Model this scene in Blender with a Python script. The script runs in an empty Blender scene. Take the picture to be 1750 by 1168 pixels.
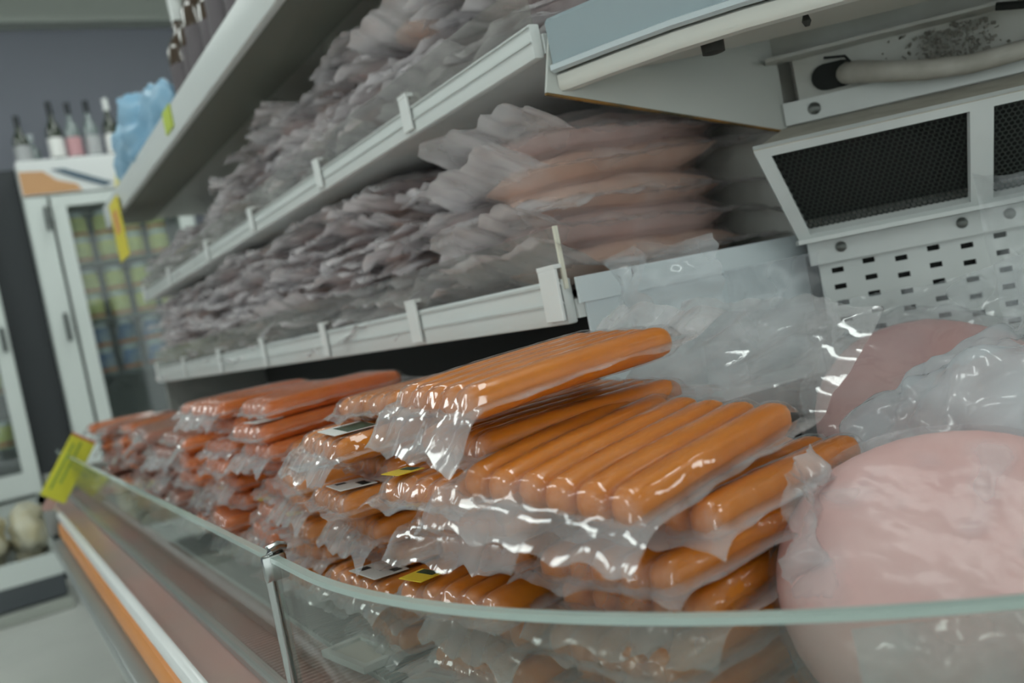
import bpy, bmesh, math, random
from mathutils import Vector, Matrix, noise

# ------------------------------------------------------------------ camera, world, exposure
sc = bpy.context.scene
COL = sc.collection
PI = math.pi
EYE = 0.84                       # camera height above the shop floor

cam_d = bpy.data.cameras.new('camera')
cam = bpy.data.objects.new('camera', cam_d)
COL.objects.link(cam)
cam_d.sensor_width = 36.0
cam_d.lens = 36.0 * 1600.0 / 1750.0
cam_d.clip_start = 0.01
roll, pitch, yaw = math.radians(11.2), math.radians(2.33), math.radians(30.0)
Fh = Vector((math.sin(yaw), math.cos(yaw), 0)); Rr = Vector((math.cos(yaw), -math.sin(yaw), 0)); Zz = Vector((0, 0, 1))
Ff = Fh * math.cos(pitch) - Zz * math.sin(pitch); Uu = Zz * math.cos(pitch) + Fh * math.sin(pitch)
cr = Rr * math.cos(roll) - Uu * math.sin(roll); cu = Rr * math.sin(roll) + Uu * math.cos(roll)
M = Matrix((cr, cu, -Ff)).transposed().to_4x4(); M.translation = (0, 0, EYE)
cam.matrix_world = M
cam_d.dof.use_dof = True
cam_d.dof.focus_distance = 0.69
cam_d.dof.aperture_fstop = 5.6
sc.camera = cam

w = bpy.data.worlds.new('shop_ambient'); sc.world = w; w.use_nodes = True
w.node_tree.nodes['Background'].inputs[0].default_value = (0.80, 0.88, 0.86, 1)
w.node_tree.nodes['Background'].inputs[1].default_value = 1.45
LAMP = 10.0                       # emission strength of the ceiling lamps
vs = sc.view_settings
vs.view_transform = 'Standard'; vs.look = 'None'; vs.gamma = 1.0; vs.use_curve_mapping = False
vs.exposure = -0.10
sc.cycles.transparent_max_bounces = 14
sc.cycles.max_bounces = 5
sc.cycles.diffuse_bounces = 3
sc.cycles.glossy_bounces = 3
sc.cycles.sample_clamp_indirect = 4.0
sc.cycles.use_adaptive_sampling = True
sc.cycles.adaptive_threshold = 0.08
sc.cycles.adaptive_min_samples = 12

random.seed(7)

# ------------------------------------------------------------------ materials
MATS = {}
def mat(name, col, rough=0.5, metal=0.0, spec=0.5, coat=0.0, var=None, vscale=20, bump=0.0, bscale=60, emit=0.0, sss=0.0, detail=3):
    if name in MATS: return MATS[name]
    m = bpy.data.materials.new(name); m.use_nodes = True; nt = m.node_tree
    b = nt.nodes['Principled BSDF']
    b.inputs['Base Color'].default_value = (*col, 1); b.inputs['Roughness'].default_value = rough
    b.inputs['Metallic'].default_value = metal; b.inputs['Specular IOR Level'].default_value = spec
    b.inputs['Coat Weight'].default_value = coat; b.inputs['Coat Roughness'].default_value = 0.08
    if sss: 
        b.inputs['Subsurface Weight'].default_value = sss; b.inputs['Subsurface Radius'].default_value = (0.01, 0.004, 0.002); b.inputs['Subsurface Scale'].default_value = 0.5
    tc = nt.nodes.new('ShaderNodeTexCoord')
    if var:
        n = nt.nodes.new('ShaderNodeTexNoise'); n.inputs['Scale'].default_value = vscale; n.inputs['Detail'].default_value = detail
        r = nt.nodes.new('ShaderNodeValToRGB'); r.color_ramp.elements[0].position = 0.36; r.color_ramp.elements[1].position = 0.64
        r.color_ramp.elements[0].color = (*col, 1); r.color_ramp.elements[1].color = (*var, 1)
        nt.links.new(tc.outputs['Object'], n.inputs['Vector']); nt.links.new(n.outputs['Fac'], r.inputs['Fac'])
        nt.links.new(r.outputs['Color'], b.inputs['Base Color'])
    if bump:
        n2 = nt.nodes.new('ShaderNodeTexNoise'); n2.inputs['Scale'].default_value = bscale; n2.inputs['Detail'].default_value = 4
        bp = nt.nodes.new('ShaderNodeBump'); bp.inputs['Strength'].default_value = bump; bp.inputs['Distance'].default_value = 0.004
        nt.links.new(tc.outputs['Object'], n2.inputs['Vector']); nt.links.new(n2.outputs['Fac'], bp.inputs['Height'])
        nt.links.new(bp.outputs['Normal'], b.inputs['Normal'])
    if emit:
        b.inputs['Emission Color'].default_value = (*col, 1); b.inputs['Emission Strength'].default_value = emit
    MATS[name] = m
    return m

def film(name, tint=(0.97, 0.97, 0.97), milk=0.05, col=(0.80, 0.80, 0.82), gloss=1.0, rough=0.07, bump=0.35, bscale=90, use_attr=True, ior=1.5, trans=.35):
    """clear wrapping film: see-through, a little milky, with sharp window-like reflections"""
    if name in MATS: return MATS[name]
    m = bpy.data.materials.new(name); m.use_nodes = True; nt = m.node_tree; N = nt.nodes.new; Lk = nt.links.new
    for n in list(nt.nodes): nt.nodes.remove(n)
    out = N('ShaderNodeOutputMaterial')
    tr = N('ShaderNodeBsdfTransparent'); tr.inputs[0].default_value = (*tint, 1)
    df = N('ShaderNodeBsdfDiffuse'); df.inputs[0].default_value = (*col, 1)
    tl = N('ShaderNodeBsdfTranslucent'); tl.inputs[0].default_value = (*col, 1)
    gl = N('ShaderNodeBsdfGlossy'); gl.inputs['Roughness'].default_value = rough; gl.inputs[0].default_value = (1, 1, 1, 1)
    md = N('ShaderNodeMixShader'); md.inputs[0].default_value = trans; Lk(df.outputs[0], md.inputs[1]); Lk(tl.outputs[0], md.inputs[2])
    m1 = N('ShaderNodeMixShader'); Lk(tr.outputs[0], m1.inputs[1]); Lk(md.outputs[0], m1.inputs[2])
    if use_attr:
        at = N('ShaderNodeAttribute'); at.attribute_name = 'milk'; Lk(at.outputs['Fac'], m1.inputs[0])
    else: m1.inputs[0].default_value = milk
    tc = N('ShaderNodeTexCoord'); nz = N('ShaderNodeTexNoise'); nz.inputs['Scale'].default_value = bscale; nz.inputs['Detail'].default_value = 2
    bp = N('ShaderNodeBump'); bp.inputs['Strength'].default_value = bump; bp.inputs['Distance'].default_value = 0.004
    Lk(tc.outputs['Object'], nz.inputs['Vector']); Lk(nz.outputs['Fac'], bp.inputs['Height']); Lk(bp.outputs[0], gl.inputs['Normal'])
    fr = N('ShaderNodeLayerWeight'); fr.inputs['Blend'].default_value = 0.5; Lk(bp.outputs[0], fr.inputs['Normal'])   # same from both sides of the sheet
    pw = N('ShaderNodeMath'); pw.operation = 'POWER'; pw.inputs[1].default_value = 4.0; Lk(fr.outputs['Facing'], pw.inputs[0])
    mu = N('ShaderNodeMath'); mu.operation = 'MULTIPLY_ADD'; mu.inputs[1].default_value = 0.5 * gloss; mu.inputs[2].default_value = 0.045 * gloss; mu.use_clamp = True; Lk(pw.outputs[0], mu.inputs[0])
    m2 = N('ShaderNodeMixShader'); Lk(mu.outputs[0], m2.inputs[0]); Lk(m1.outputs[0], m2.inputs[1]); Lk(gl.outputs[0], m2.inputs[2])
    Lk(m2.outputs[0], out.inputs[0])
    MATS[name] = m
    return m

WHITE = mat('white_enamel', (0.74, 0.77, 0.76), 0.42, var=(0.66, 0.69, 0.68), vscale=9)
RAILW = mat('white_plastic_rail', (0.70, 0.73, 0.72), 0.38)
GREYW = mat('aged_white_enamel', (0.60, 0.61, 0.58), 0.5, var=(0.50, 0.50, 0.46), vscale=14)
BLUEG = mat('pale_blue_plastic', (0.30, 0.37, 0.40), 0.35)
DARK = mat('dark_void', (0.015, 0.017, 0.016), 0.8)
STEEL = mat('brushed_steel', (0.52, 0.55, 0.54), 0.35, metal=0.8)
CHROME = mat('chrome', (0.52, 0.54, 0.53), 0.2, metal=1.0)
SAUS = mat('orange_sausage_skin', (0.74, 0.225, 0.008), 0.40, coat=0.25, var=(0.66, 0.185, 0.005), vscale=26, bump=0.08, bscale=120)
SAUSR = mat('reddish_sausage_skin', (0.78, 0.19, 0.025), 0.40, coat=0.25, var=(0.70, 0.14, 0.015), vscale=26, bump=0.08, bscale=120)
SAUSP = mat('brown_pink_sausage_skin', (0.50, 0.20, 0.13), 0.45, coat=0.2, var=(0.40, 0.13, 0.08), vscale=26, bump=0.08, bscale=120)
MEAT = mat('pale_cooked_meat', (0.78, 0.60, 0.57), 0.5, var=(0.68, 0.46, 0.41), vscale=16, bump=0.25, bscale=60)
MEATB = mat('brown_edged_meat', (0.86, 0.62, 0.51), 0.5, var=(0.74, 0.42, 0.27), vscale=14, bump=0.25, bscale=60)
MORT = mat('pink_bologna', (0.76, 0.50, 0.48), 0.5, var=(0.71, 0.43, 0.41), vscale=22, spec=0.25, coat=0.0, bump=0.05, bscale=40)
FILM = film('vacuum_film', gloss=1.0, rough=0.07, bump=0.10, bscale=60, col=(0.90, 0.88, 0.90))
FILMM = film('frosted_pouch_film', trans=.35, gloss=1.2, rough=0.11, bump=0.15, bscale=40, col=(0.99, 0.96, 0.98))
FILMS = film('snug_bag_film', gloss=0.22, rough=0.14, bump=0.25, bscale=60, col=(0.86, 0.88, 0.92))
FILMB = film('loose_bag_film', gloss=0.9, rough=0.12, bump=0.15, bscale=38, col=(0.86, 0.90, 0.95))
GLASS = film('case_glass', tint=(0.84, 0.87, 0.85), milk=0.05, col=(0.50, 0.55, 0.52), gloss=0.8, rough=0.02, bump=0.0, use_attr=False, ior=1.45)
ACRYL = film('acrylic_riser', tint=(0.93, 0.93, 0.91), milk=0.09, col=(0.62, 0.60, 0.58), gloss=1.0, rough=0.12, bump=0.1, use_attr=False)
GEDGE = mat('green_glass_edge', (0.44, 0.54, 0.50), 0.25, coat=0.6)

# ------------------------------------------------------------------ object helpers
def tag(o, label, cat=None, group=None, kind=None):
    if label: o['label'] = label
    if cat: o['category'] = cat
    if group: o['group'] = group
    if kind: o['kind'] = kind
    return o
def thing(name, label, cat, loc=(0, 0, 0), rot=(0, 0, 0), group=None):
    o = bpy.data.objects.new(name, None); COL.objects.link(o); o.empty_display_size = 0.02
    o.location = loc; o.rotation_euler = rot
    return tag(o, label, cat, group)
def link(name, me, parent=None, m=None, loc=None, rot=None):
    o = bpy.data.objects.new(name, me); COL.objects.link(o)
    if m and not me.materials: me.materials.append(m)
    if parent: o.parent = parent
    if loc: o.location = loc
    if rot: o.rotation_euler = rot
    return o
def mesh(name, verts, faces, smooth=False):
    me = bpy.data.meshes.new(name); me.from_pydata([tuple(v) for v in verts], [], faces); me.update()
    if smooth: me.polygons.foreach_set('use_smooth', [True] * len(me.polygons))
    return me
class B:
    """collects shapes of one part"""
    def __init__(s): s.bm = bmesh.new()
    def box(s, x0, x1, y0, y1, z0, z1, mtx=None, bev=0.0):
        r = bmesh.ops.create_cube(s.bm, size=1.0)
        vs_ = r['verts']
        for v in vs_:
            v.co = Vector((x0 + (v.co.x + .5) * (x1 - x0), y0 + (v.co.y + .5) * (y1 - y0), z0 + (v.co.z + .5) * (z1 - z0)))
            if mtx: v.co = mtx @ v.co
        if bev:
            es = list({e for v in vs_ for e in v.link_edges}); bmesh.ops.bevel(s.bm, geom=es, offset=bev, segments=2, affect='EDGES', profile=0.5)
        return s
    def prism(s, pts, z0, z1, mtx=None):
        """polygon in plan extruded in z"""
        a = [s.bm.verts.new((mtx @ Vector((p[0], p[1], z0))) if mtx else (p[0], p[1], z0)) for p in pts]
        b = [s.bm.verts.new((mtx @ Vector((p[0], p[1], z1))) if mtx else (p[0], p[1], z1)) for p in pts]
        n = len(pts); s.bm.faces.new(a[::-1]); s.bm.faces.new(b)
        for i in range(n): s.bm.faces.new((a[i], a[(i + 1) % n], b[(i + 1) % n], b[i]))
        return s
    def sweep(s, path, prof, closed=True):
        """profile [(offset to the left-hand normal, z)] carried along a plan path"""
        rings = []
        n = len(path)
        for i in range(n):
            p = Vector(path[i]); 
            t = (Vector(path[min(i + 1, n - 1)]) - Vector(path[max(i - 1, 0)])).normalized()
            nn = Vector((t.y, -t.x))
            rings.append([s.bm.verts.new((p.x + nn.x * o, p.y + nn.y * o, z)) for o, z in prof])
        k = len(prof)
        for i in range(n - 1):
            for j in range(k if closed else k - 1):
                s.bm.faces.new((rings[i][j], rings[i + 1][j], rings[i + 1][(j + 1) % k], rings[i][(j + 1) % k]))
        if closed: s.bm.faces.new(rings[0]); s.bm.faces.new(rings[-1][::-1])
        return s
    def lathe(s, prof, seg=14, mtx=None):
        rings = []
        for r, z in prof:
            rings.append([s.bm.verts.new((mtx @ Vector((r * math.cos(a), r * math.sin(a), z))) if mtx else (r * math.cos(a), r * math.sin(a), z)) for a in [2 * PI * q / seg for q in range(seg)]])
        for i in range(len(rings) - 1):
            for j in range(seg): s.bm.faces.new((rings[i][j], rings[i][(j + 1) % seg], rings[i + 1][(j + 1) % seg], rings[i + 1][j]))
        s.bm.faces.new(rings[0][::-1]); s.bm.faces.new(rings[-1])
        return s
    def tube(s, path, r, seg=10):
        rings = []; n = len(path); path = [Vector(p) for p in path]
        for i in range(n):
            t = (path[min(i + 1, n - 1)] - path[max(i - 1, 0)]).normalized()
            a = t.cross(Zz if abs(t.z) < .9 else Vector((1, 0, 0))).normalized(); b = t.cross(a)
            rr = r[i] if isinstance(r, (list, tuple)) else r
            rings.append([s.bm.verts.new(path[i] + (a * math.cos(2 * PI * q / seg) + b * math.sin(2 * PI * q / seg)) * rr) for q in range(seg)])
        for i in range(n - 1):
            for j in range(seg): s.bm.faces.new((rings[i][j], rings[i][(j + 1) % seg], rings[i + 1][(j + 1) % seg], rings[i + 1][j]))
        s.bm.faces.new(rings[0][::-1]); s.bm.faces.new(rings[-1])
        return s
    def put(s, name, m, parent=None, smooth=False, loc=None, rot=None, bev=0.0):
        bmesh.ops.recalc_face_normals(s.bm, faces=s.bm.faces[:])
        if bev: bmesh.ops.bevel(s.bm, geom=s.bm.edges[:], offset=bev, segments=2, affect='EDGES', profile=0.5)
        me = bpy.data.meshes.new(name); s.bm.to_mesh(me); s.bm.free()
        if smooth:
            me.polygons.foreach_set('use_smooth', [True] * len(me.polygons))
            me.set_sharp_from_angle(angle=math.radians(40))
        return link(name, me, parent, m, loc, rot)
def struct(name, b, m): return tag(b.put(name, m), None, kind='structure')
ORD = ['first', 'second', 'third', 'fourth', 'fifth', 'sixth', 'seventh', 'eighth', 'ninth', 'tenth', 'eleventh', 'twelfth', 'thirteenth', 'fourteenth', 'fifteenth', 'sixteenth']

# ------------------------------------------------------------------ the room
FLOOR = mat('pale_floor_tile', (0.60, 0.61, 0.58), 0.35, var=(0.55, 0.56, 0.53), vscale=3)
WALLM = mat('slate_blue_wall', (0.215, 0.225, 0.265), 0.8)
CEILM = mat('grey_green_ceiling', (0.36, 0.39, 0.36), 0.8)
struct('floor', B().box(-6, 7, -5, 5.6, -0.05, 0), FLOOR)
struct('ceiling', B().box(-6, 7, -5, 5.6, 2.95, 3.05), CEILM)
struct('wall_back', B().box(-6, 7, 5.6, 5.75, 0, 3.05), WALLM)
struct('wall_right', B().box(6.9, 7.0, -5, 5.6, 0, 2.95), mat('cream_wall', (0.45, 0.46, 0.43), 0.8))
struct('trim_1', B().box(-6, 7, 5.5, 5.598, 2.80, 2.948).box(-6, 7, 5.47, 5.5, 2.80, 2.83), mat('ceiling_edge_trim', (0.42, 0.45, 0.41), 0.7))
DIFF = mat('lamp_diffuser', (0.93, 1.0, 0.96), 0.6, emit=LAMP)
for i, (lx, ly) in enumerate([(-0.9, 0.0), (-0.9, 2.2), (-0.9, 4.2), (0.95, 0.45), (0.9, 2.2), (0.9, 4.0), (-2.6, 1.0), (3.5, -0.65), (3.3, -1.9)]):  # unseen lamps; the one over the corner and last two added for sausage streaks
    t = thing('ceiling_lamp', 'long fluorescent ceiling lamp, %s of the unseen lamps placed above the camera' % ORD[i], 'lamp', (lx, ly, 2.95), (0, 0, PI / 2 if i > 6 else 0), group='fluorescent ceiling lamps')
    B().box(-.17, .17, -.66, .66, -.05, -0.001).put('housing', WHITE, t)
    B().box(-.14, .14, -.62, .62, -.062, -.0505).put('diffuser', DIFF, t)
tag(B().lathe([(0.0001, 2.80), (.06, 2.81), (.085, 2.86), (.085, 2.949)], 16, Matrix.Translation((-0.05, 5.3, 0))).put('smoke_detector', DARK, smooth=True), 'small black round fitting on the ceiling above the bottles', 'detector')

# ------------------------------------------------------------------ plan of the counter: long run along +y, then a 45 degree corner to the right
GX, GY0, GR = 0.175, 0.65, 0.60
def front_path(off=0.0, y_far=2.95, run=0.55, n=16, y_near=None):
    """plan line parallel to the front glass, moved `off` into the counter"""
    pts = [(GX + off, y_far), (GX + off, GY0 + 0.083)]
    cx, cy, r = GX + GR, GY0, GR - off
    for i in range(n + 1):
        a = math.radians(45) * i / n
        pts.append((cx - r * math.cos(a), cy - r * math.sin(a)))
    ex, ey = pts[-1]
    pts.append((ex + run * .7071, ey - run * .7071))
    return pts
Y_END = 2.95
S45 = .70710678
def wall_pt(a, s): return (0.80 + a * S45 - s * S45, 0.69 - a * S45 - s * S45)
WM = Matrix.Translation((0.80, 0.69, 0)) @ Matrix(((S45, -S45, 0, 0), (-S45, -S45, 0, 0), (0, 0, 1, 0), (0, 0, 0, 1)))   # local (along wall, out of wall, z)
DECK = 0.56
YS = 0.72                        # seam between the straight case and the corner case

# straight refrigerated case
case = thing('refrigerated_case', 'long white refrigerated display case with pink ledge and orange bumper', 'display case', (0.45, 2.0, 0))
def local(parent, o):            # keep world-space meshes under a moved empty
    o.matrix_parent_inverse = Matrix.Translation(parent.location).inverted() if parent.rotation_euler[:] == (0, 0, 0) else (Matrix.Translation(parent.location) @ parent.rotation_euler.to_matrix().to_4x4()).inverted()
    return o
def P(b, name, m, parent, smooth=False): return local(parent, b.put(name, m, parent, smooth))
LEDGE = mat('salmon_ledge_tint', (0.56, 0.30, 0.26), 0.3, var=(0.48, 0.32, 0.28), vscale=5, coat=0.4)  # salmon tint includes orange reflected in the front glass, put into the colour
ORANGE = mat('orange_bumper', (0.78, 0.30, 0.07), 0.35)
P(B().box(0.24, 0.90, YS, Y_END, 0.10, 0.50), 'base_cabinet', STEEL, case)
P(B().box(0.28, 0.86, YS, Y_END, 0.0, 0.10), 'plinth', DARK, case)
P(B().box(0.24, 0.80, YS, Y_END, 0.50, DECK), 'deck', mat('deck_enamel', (0.50, 0.53, 0.51), 0.4), case)
P(B().box(0.80, 0.90, YS, Y_END, 0.83, 1.36), 'back_panel', GREYW, case)
P(B().box(0.80, 0.90, YS, Y_END, 0.50, 0.8295), 'lower_back_panel', mat('under_shelf_dark', (0.03, 0.032, 0.03), 0.6), case)  # lower back panel made near black to darken the gap under the shelf
P(B().box(0.13, 0.24, YS, Y_END, 0.5, 0.555), 'ledge', LEDGE, case)
rb = B()
y = YS + .004
while y < Y_END - .01: rb.box(0.185, 0.238, y, y + .003, 0.5552, 0.558); y += .0085
tag(P(rb, 'intake_ribs', LEDGE, case), None, kind='stuff')
rb = B(); y = YS + .004
while y < 1.9: rb.box(0.2405, 0.33, y, y + .0035, DECK + .0002, DECK + .0028); y += .0085
tag(P(rb, 'deck_ribs', STEEL, case), None, kind='stuff')
P(B().box(0.117, 0.1298, YS, 2.45, 0.546, 0.566, bev=.004), 'white_strip', mat('white_strip_plastic', (0.86, 0.88, 0.88), 0.25), case, True)
P(B().box(0.113, 0.1298, YS, 2.42, 0.507, 0.5455, bev=.007), 'bumper', ORANGE, case, True)
P(B().box(0.096, 0.16, YS, 2.5, 0.47, 0.498, bev=.003), 'lower_trim', STEEL, case, True)
P(B().box(0.092, 0.12, 2.455, 2.50, 0.513, 0.57, bev=.006), 'bumper_cap', mat('grey_cap', (0.25, 0.26, 0.25), 0.5), case, True)
P(B().box(0.24, 0.90, Y_END, Y_END + .03, 0.0, 0.5).box(0.13, 0.90, Y_END, Y_END + .03, 0.5, 0.62).box(.5, .90, Y_END, Y_END + .03, .62, .83), 'end_panel', mat('clear_grey_end', (0.30, 0.31, 0.29), 0.4), case)

# corner refrigerated case with the evaporator wall
corner = thing('corner_refrigerated_case', 'white angled corner refrigerator with dark mesh evaporator wall', 'display case', (0.55, 0.45, 0))
def ring(off_out, z0, z1, back=0.0):
    pts = [p for p in front_path(off_out, y_far=YS - .001) if p[1] < YS]
    pts = [(GX + off_out, YS - .001)] + pts
    a_end = ((pts[-1][0] - .8) - (pts[-1][1] - .69)) * S45
    return pts + [wall_pt(a_end, back), (0.80, 0.69), (0.80, YS - .001)]
P(B().prism(ring(0.06, 0, 0), 0.10, 0.50), 'base_cabinet', STEEL, corner)
P(B().prism(ring(0.09, 0, 0), 0.0, 0.0995), 'plinth', DARK, corner)
P(B().prism(ring(0.065, 0, 0), 0.5005, DECK), 'deck', MATS['deck_enamel'], corner)
fp = [p for p in front_path(0, y_far=YS - .001) if p[1] < YS - .001]
fp = [(GX, YS - .001)] + fp
P(B().sweep(fp, [(0.045, .501), (-0.0645, .501), (-0.0645, .555), (0.045, .555)]), 'ledge', LEDGE, corner)
P(B().sweep(fp, [(0.057, .546), (0.0455, .546), (0.0455, .566), (0.057, .566)]), 'white_strip', MATS['white_strip_plastic'], corner)
P(B().sweep(fp, [(0.061, .507), (0.0455, .507), (0.0455, .5455), (0.061, .5455)]), 'bumper', ORANGE, corner)
rb = B(); 
for i in range(48):
    a = math.radians(45) * (i + .5) / 48; c = Vector((GX + GR, GY0, 0)); d = Vector((-math.cos(a), -math.sin(a), 0)); tv = Vector((d.y, -d.x, 0))
    mm = Matrix(((d.x, tv.x, 0, c.x), (d.y, tv.y, 0, c.y), (0, 0, 1, 0), (0, 0, 0, 1)))
    rb.box(GR - .15, GR - .0665, -.002, .002, DECK + .0002, DECK + .0028, mm)
for i in range(8): rb.box(0.2405, 0.33, GY0 + .003 + i * .0085, GY0 + .0065 + i * .0085, DECK + .0002, DECK + .0028)
tag(P(rb, 'deck_ribs', STEEL, corner), None, kind='stuff')
P(B().box(0, .75, -.10, -.0005, 0.50, 1.36, WM), 'wall_panel', GREYW, corner)
# slotted lower panel: a real sheet with slot openings over a dark cavity
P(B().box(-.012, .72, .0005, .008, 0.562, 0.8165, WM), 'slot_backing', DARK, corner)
sb = B(); A0, A1 = -.012, .72
cols = [(.006 + .0315 * i) for i in range(22)]
zrow = 0.0175
def sheet_with_slots():
    # staggered slots: build vertical strips split at each slot
    xs = [A0]
    for c in cols: xs += [c - .006, c + .006]
    xs.append(A1); top, bot = 0.8165, 0.562
    for i in range(len(xs) - 1):
        if i % 2 == 0: sb.box(xs[i], xs[i + 1], .012, .016, bot, top, WM); continue
        k = i // 2; z = top - (.009 if k % 2 == 0 else .005); prev = top
        for r in range(13):
            zc = z - r * zrow
            if zc - .0019 < bot + .004: break
            sb.box(xs[i], xs[i + 1], .012, .016, zc + .0027, prev, WM); prev = zc - .0027
        sb.box(xs[i], xs[i + 1], .012, .016, bot, prev, WM)
sheet_with_slots()
P(sb, 'slotted_panel', WHITE, corner)
# flange with screws between panel and evaporator housing
P(B().prism([(-.02, .0165), (.72, .0165), (.72, .03), (-.02, .03)], .8167, .84, WM), 'flange', WHITE, corner)
SCREW = mat('screw_head', (0.16, 0.17, 0.16), 0.4, metal=0.6)
def screw(a, s, z, r=.0055):
    mm = WM @ Matrix.Translation((a, s, z)) @ Matrix.Rotation(-PI / 2, 4, 'X')
    P(B().lathe([(r, 0), (r, .0012), (r * .6, .003), (.0002, .0034)], 12, mm), 'screw', SCREW, corner, True)
for a in (.012, .128, .172, .30): screw(a, .0305, .831)
# evaporator housing: sloped top, slanted face with framed openings and honeycomb mesh
def face_pt(a, v, d=0.0):        # v 0..1 up the slanted face, d = depth behind it
    s = .055 + .068 * v; z = .842 + .094 * v
    return WM @ Vector((a, s - d * .81, z + d * .58))
def aleft(v): return -.028 - .030 * v
hb = B()
def quadbox(bm, pts, d):         # slab on the slanted face: four (a,v) corners, thickness d behind
    f_ = [bm.bm.verts.new(face_pt(a, v)) for a, v in pts]; k_ = [bm.bm.verts.new(face_pt(a, v, d)) for a, v in pts]
    bm.bm.faces.new(f_); bm.bm.faces.new(k_[::-1])
    for i in range(4): bm.bm.faces.new((f_[i], k_[i], k_[(i + 1) % 4], f_[(i + 1) % 4]))
OPEN = [(None, .133), (.153, .345), (.365, .56)]
quadbox(hb, [(aleft(0), 0), (.72, 0), (.72, .075), (aleft(.075), .075)], .01)
quadbox(hb, [(aleft(.925), .925), (.72, .925), (.72, 1), (aleft(1), 1)], .01)
quadbox(hb, [(aleft(.075), .075), (aleft(.075) + .013, .075), (aleft(.925) + .013, .925), (aleft(.925), .925)], .01)
for a0, a1 in ((.133, .153), (.345, .365), (.56, .72)): quadbox(hb, [(a0, .075), (a1, .075), (a1, .925), (a0, .925)], .01)
P(hb, 'grille_frame', WHITE, corner)
tb = B(); bm = tb.bm
p = [WM @ Vector(q) for q in ((-.058, .123, .937), (.72, .123, .937), (.72, .0, .966), (-.02, .0, .966), (-.058, .121, .934), (.72, .121, .934), (.72, 0, .962), (-.02, 0, .962))]
v8 = [bm.verts.new(q) for q in p]
for f4 in ((0, 1, 2, 3), (7, 6, 5, 4), (0, 4, 5, 1), (3, 2, 6, 7), (0, 3, 7, 4), (1, 5, 6, 2)): bm.faces.new([v8[i] for i in f4])
P(tb, 'housing_top', mat('dusty_housing_top', (0.62, 0.59, 0.51), 0.7, var=(0.50, 0.47, 0.40), vscale=30), corner)
tb = B(); bm = tb.bm
p = [WM @ Vector(q) for q in ((-.0285, .054, .8415), (-.058, .121, .934), (-.02, 0, .962), (-.018, 0, .8415))]
bm.faces.new([bm.verts.new(q) for q in p])
q4 = [WM @ Vector(q) for q in ((-.0245, .054, .8415), (-.054, .121, .934), (-.016, 0, .962), (-.014, 0, .8415))]
bm.faces.new([bm.verts.new(q) for q in q4][::-1])
P(tb, 'housing_side', WHITE, corner)
P(B().box(-.03, .72, .0005, .066, .8405, .845, WM), 'housing_bottom', WHITE, corner)
def honey(a0, a1, lv0, lv1):
    """hexagonal mesh sheet built as real strips"""
    bm = bmesh.new(); r = .0030; dx = r * math.sqrt(3); dv = r * 1.5 / .116
    v = .06; row = 0
    inner = r * .70
    verts = {}
    while v < .95:
        a = (aleft(v) + .008 if a0 is None else a0 - .002) + (dx / 2 if row % 2 else 0)
        while a < a1 + .002:
            o6 = [bm.verts.new(face_pt(a + r * 1.0 * math.sin(k * PI / 3), v + r * math.cos(k * PI / 3) / .116, .012)) for k in range(6)]
            i6 = [bm.verts.new(face_pt(a + inner * math.sin(k * PI / 3), v + inner * math.cos(k * PI / 3) / .116, .012)) for k in range(6)]
            for k in range(6): bm.faces.new((o6[k], o6[(k + 1) % 6], i6[(k + 1) % 6], i6[k]))
            a += dx
        v += dv; row += 1
    me = bpy.data.meshes.new('honeycomb_mesh'); bm.to_mesh(me); bm.free()
    o = link('honeycomb_mesh', me, corner, mat('black_mesh', (0.030, 0.036, 0.032), 0.5)); local(corner, o); o['kind'] = 'stuff'
for a0, a1 in OPEN[:2]: honey(a0, a1, 0, 1)
# dark cavity behind the mesh
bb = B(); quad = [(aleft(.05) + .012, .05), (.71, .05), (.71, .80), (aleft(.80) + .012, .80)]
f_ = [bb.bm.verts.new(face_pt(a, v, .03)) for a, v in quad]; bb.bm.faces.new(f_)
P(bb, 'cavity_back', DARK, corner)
# upper wall fittings: screw plate, pipe opening, curved drain pipe, cover, dust
P(B().box(-.018, .72, .0005, .008, .9665, .990, WM), 'screw_plate', WHITE, corner)
screw(.0125, .0085, .978, .0065)
mm = WM @ Matrix.Translation((.035, .0005, 1.008)) @ Matrix.Rotation(-PI / 2, 4, 'X')
pb = B(); pts = []
for k in range(9): a = PI / 2 + PI * k / 8; pts.append((-.006 + .0135 * math.cos(a), .0135 * math.sin(a)))
for k in range(9): a = -PI / 2 + PI * k / 8; pts.append((.012 + .0135 * math.cos(a), .0135 * math.sin(a)))
P(pb.prism(pts, 0, .004, mm), 'pipe_opening', DARK, corner)
PIPE = mat('old_white_pipe', (0.52, 0.50, 0.45), 0.55, var=(0.42, 0.40, 0.35), vscale=40)
path = [WM @ Vector(q) for q in ((.046, -.01, 1.006), (.052, .008, 1.006), (.062, .022, 1.002), (.085, .033, .994), (.12, .037, .986), (.16, .036, .982), (.21, .034, .984), (.27, .034, .994), (.36, .036, 1.01))]
P(B().tube(path, [.010, .0115, .0115, .0105, .010, .0095, .0095, .0095, .0095], 14), 'drain_pipe', PIPE, corner, True)
P(B().box(-.028, .72, .0005, .030, 1.0325, 1.036, WM).box(-.028, .72, .0005, .004, 1.036, 1.075, WM), 'cover_rail', GREYW, corner)
path = [WM @ Vector(q) for q in ((.03, .012, 1.026), (.05, .016, 1.022), (.056, .016, 1.012))]
P(B().tube(path, .0016, 6), 'wire', DARK, corner, True)
path = [WM @ Vector(q) for q in ((.19, .036, 1.03), (.21, .045, 1.024), (.24, .045, 1.028), (.30, .04, 1.03))]
P(B().tube(path, .004, 8), 'black_cable', DARK, corner, True)
db = B(); random.seed(3)
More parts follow.
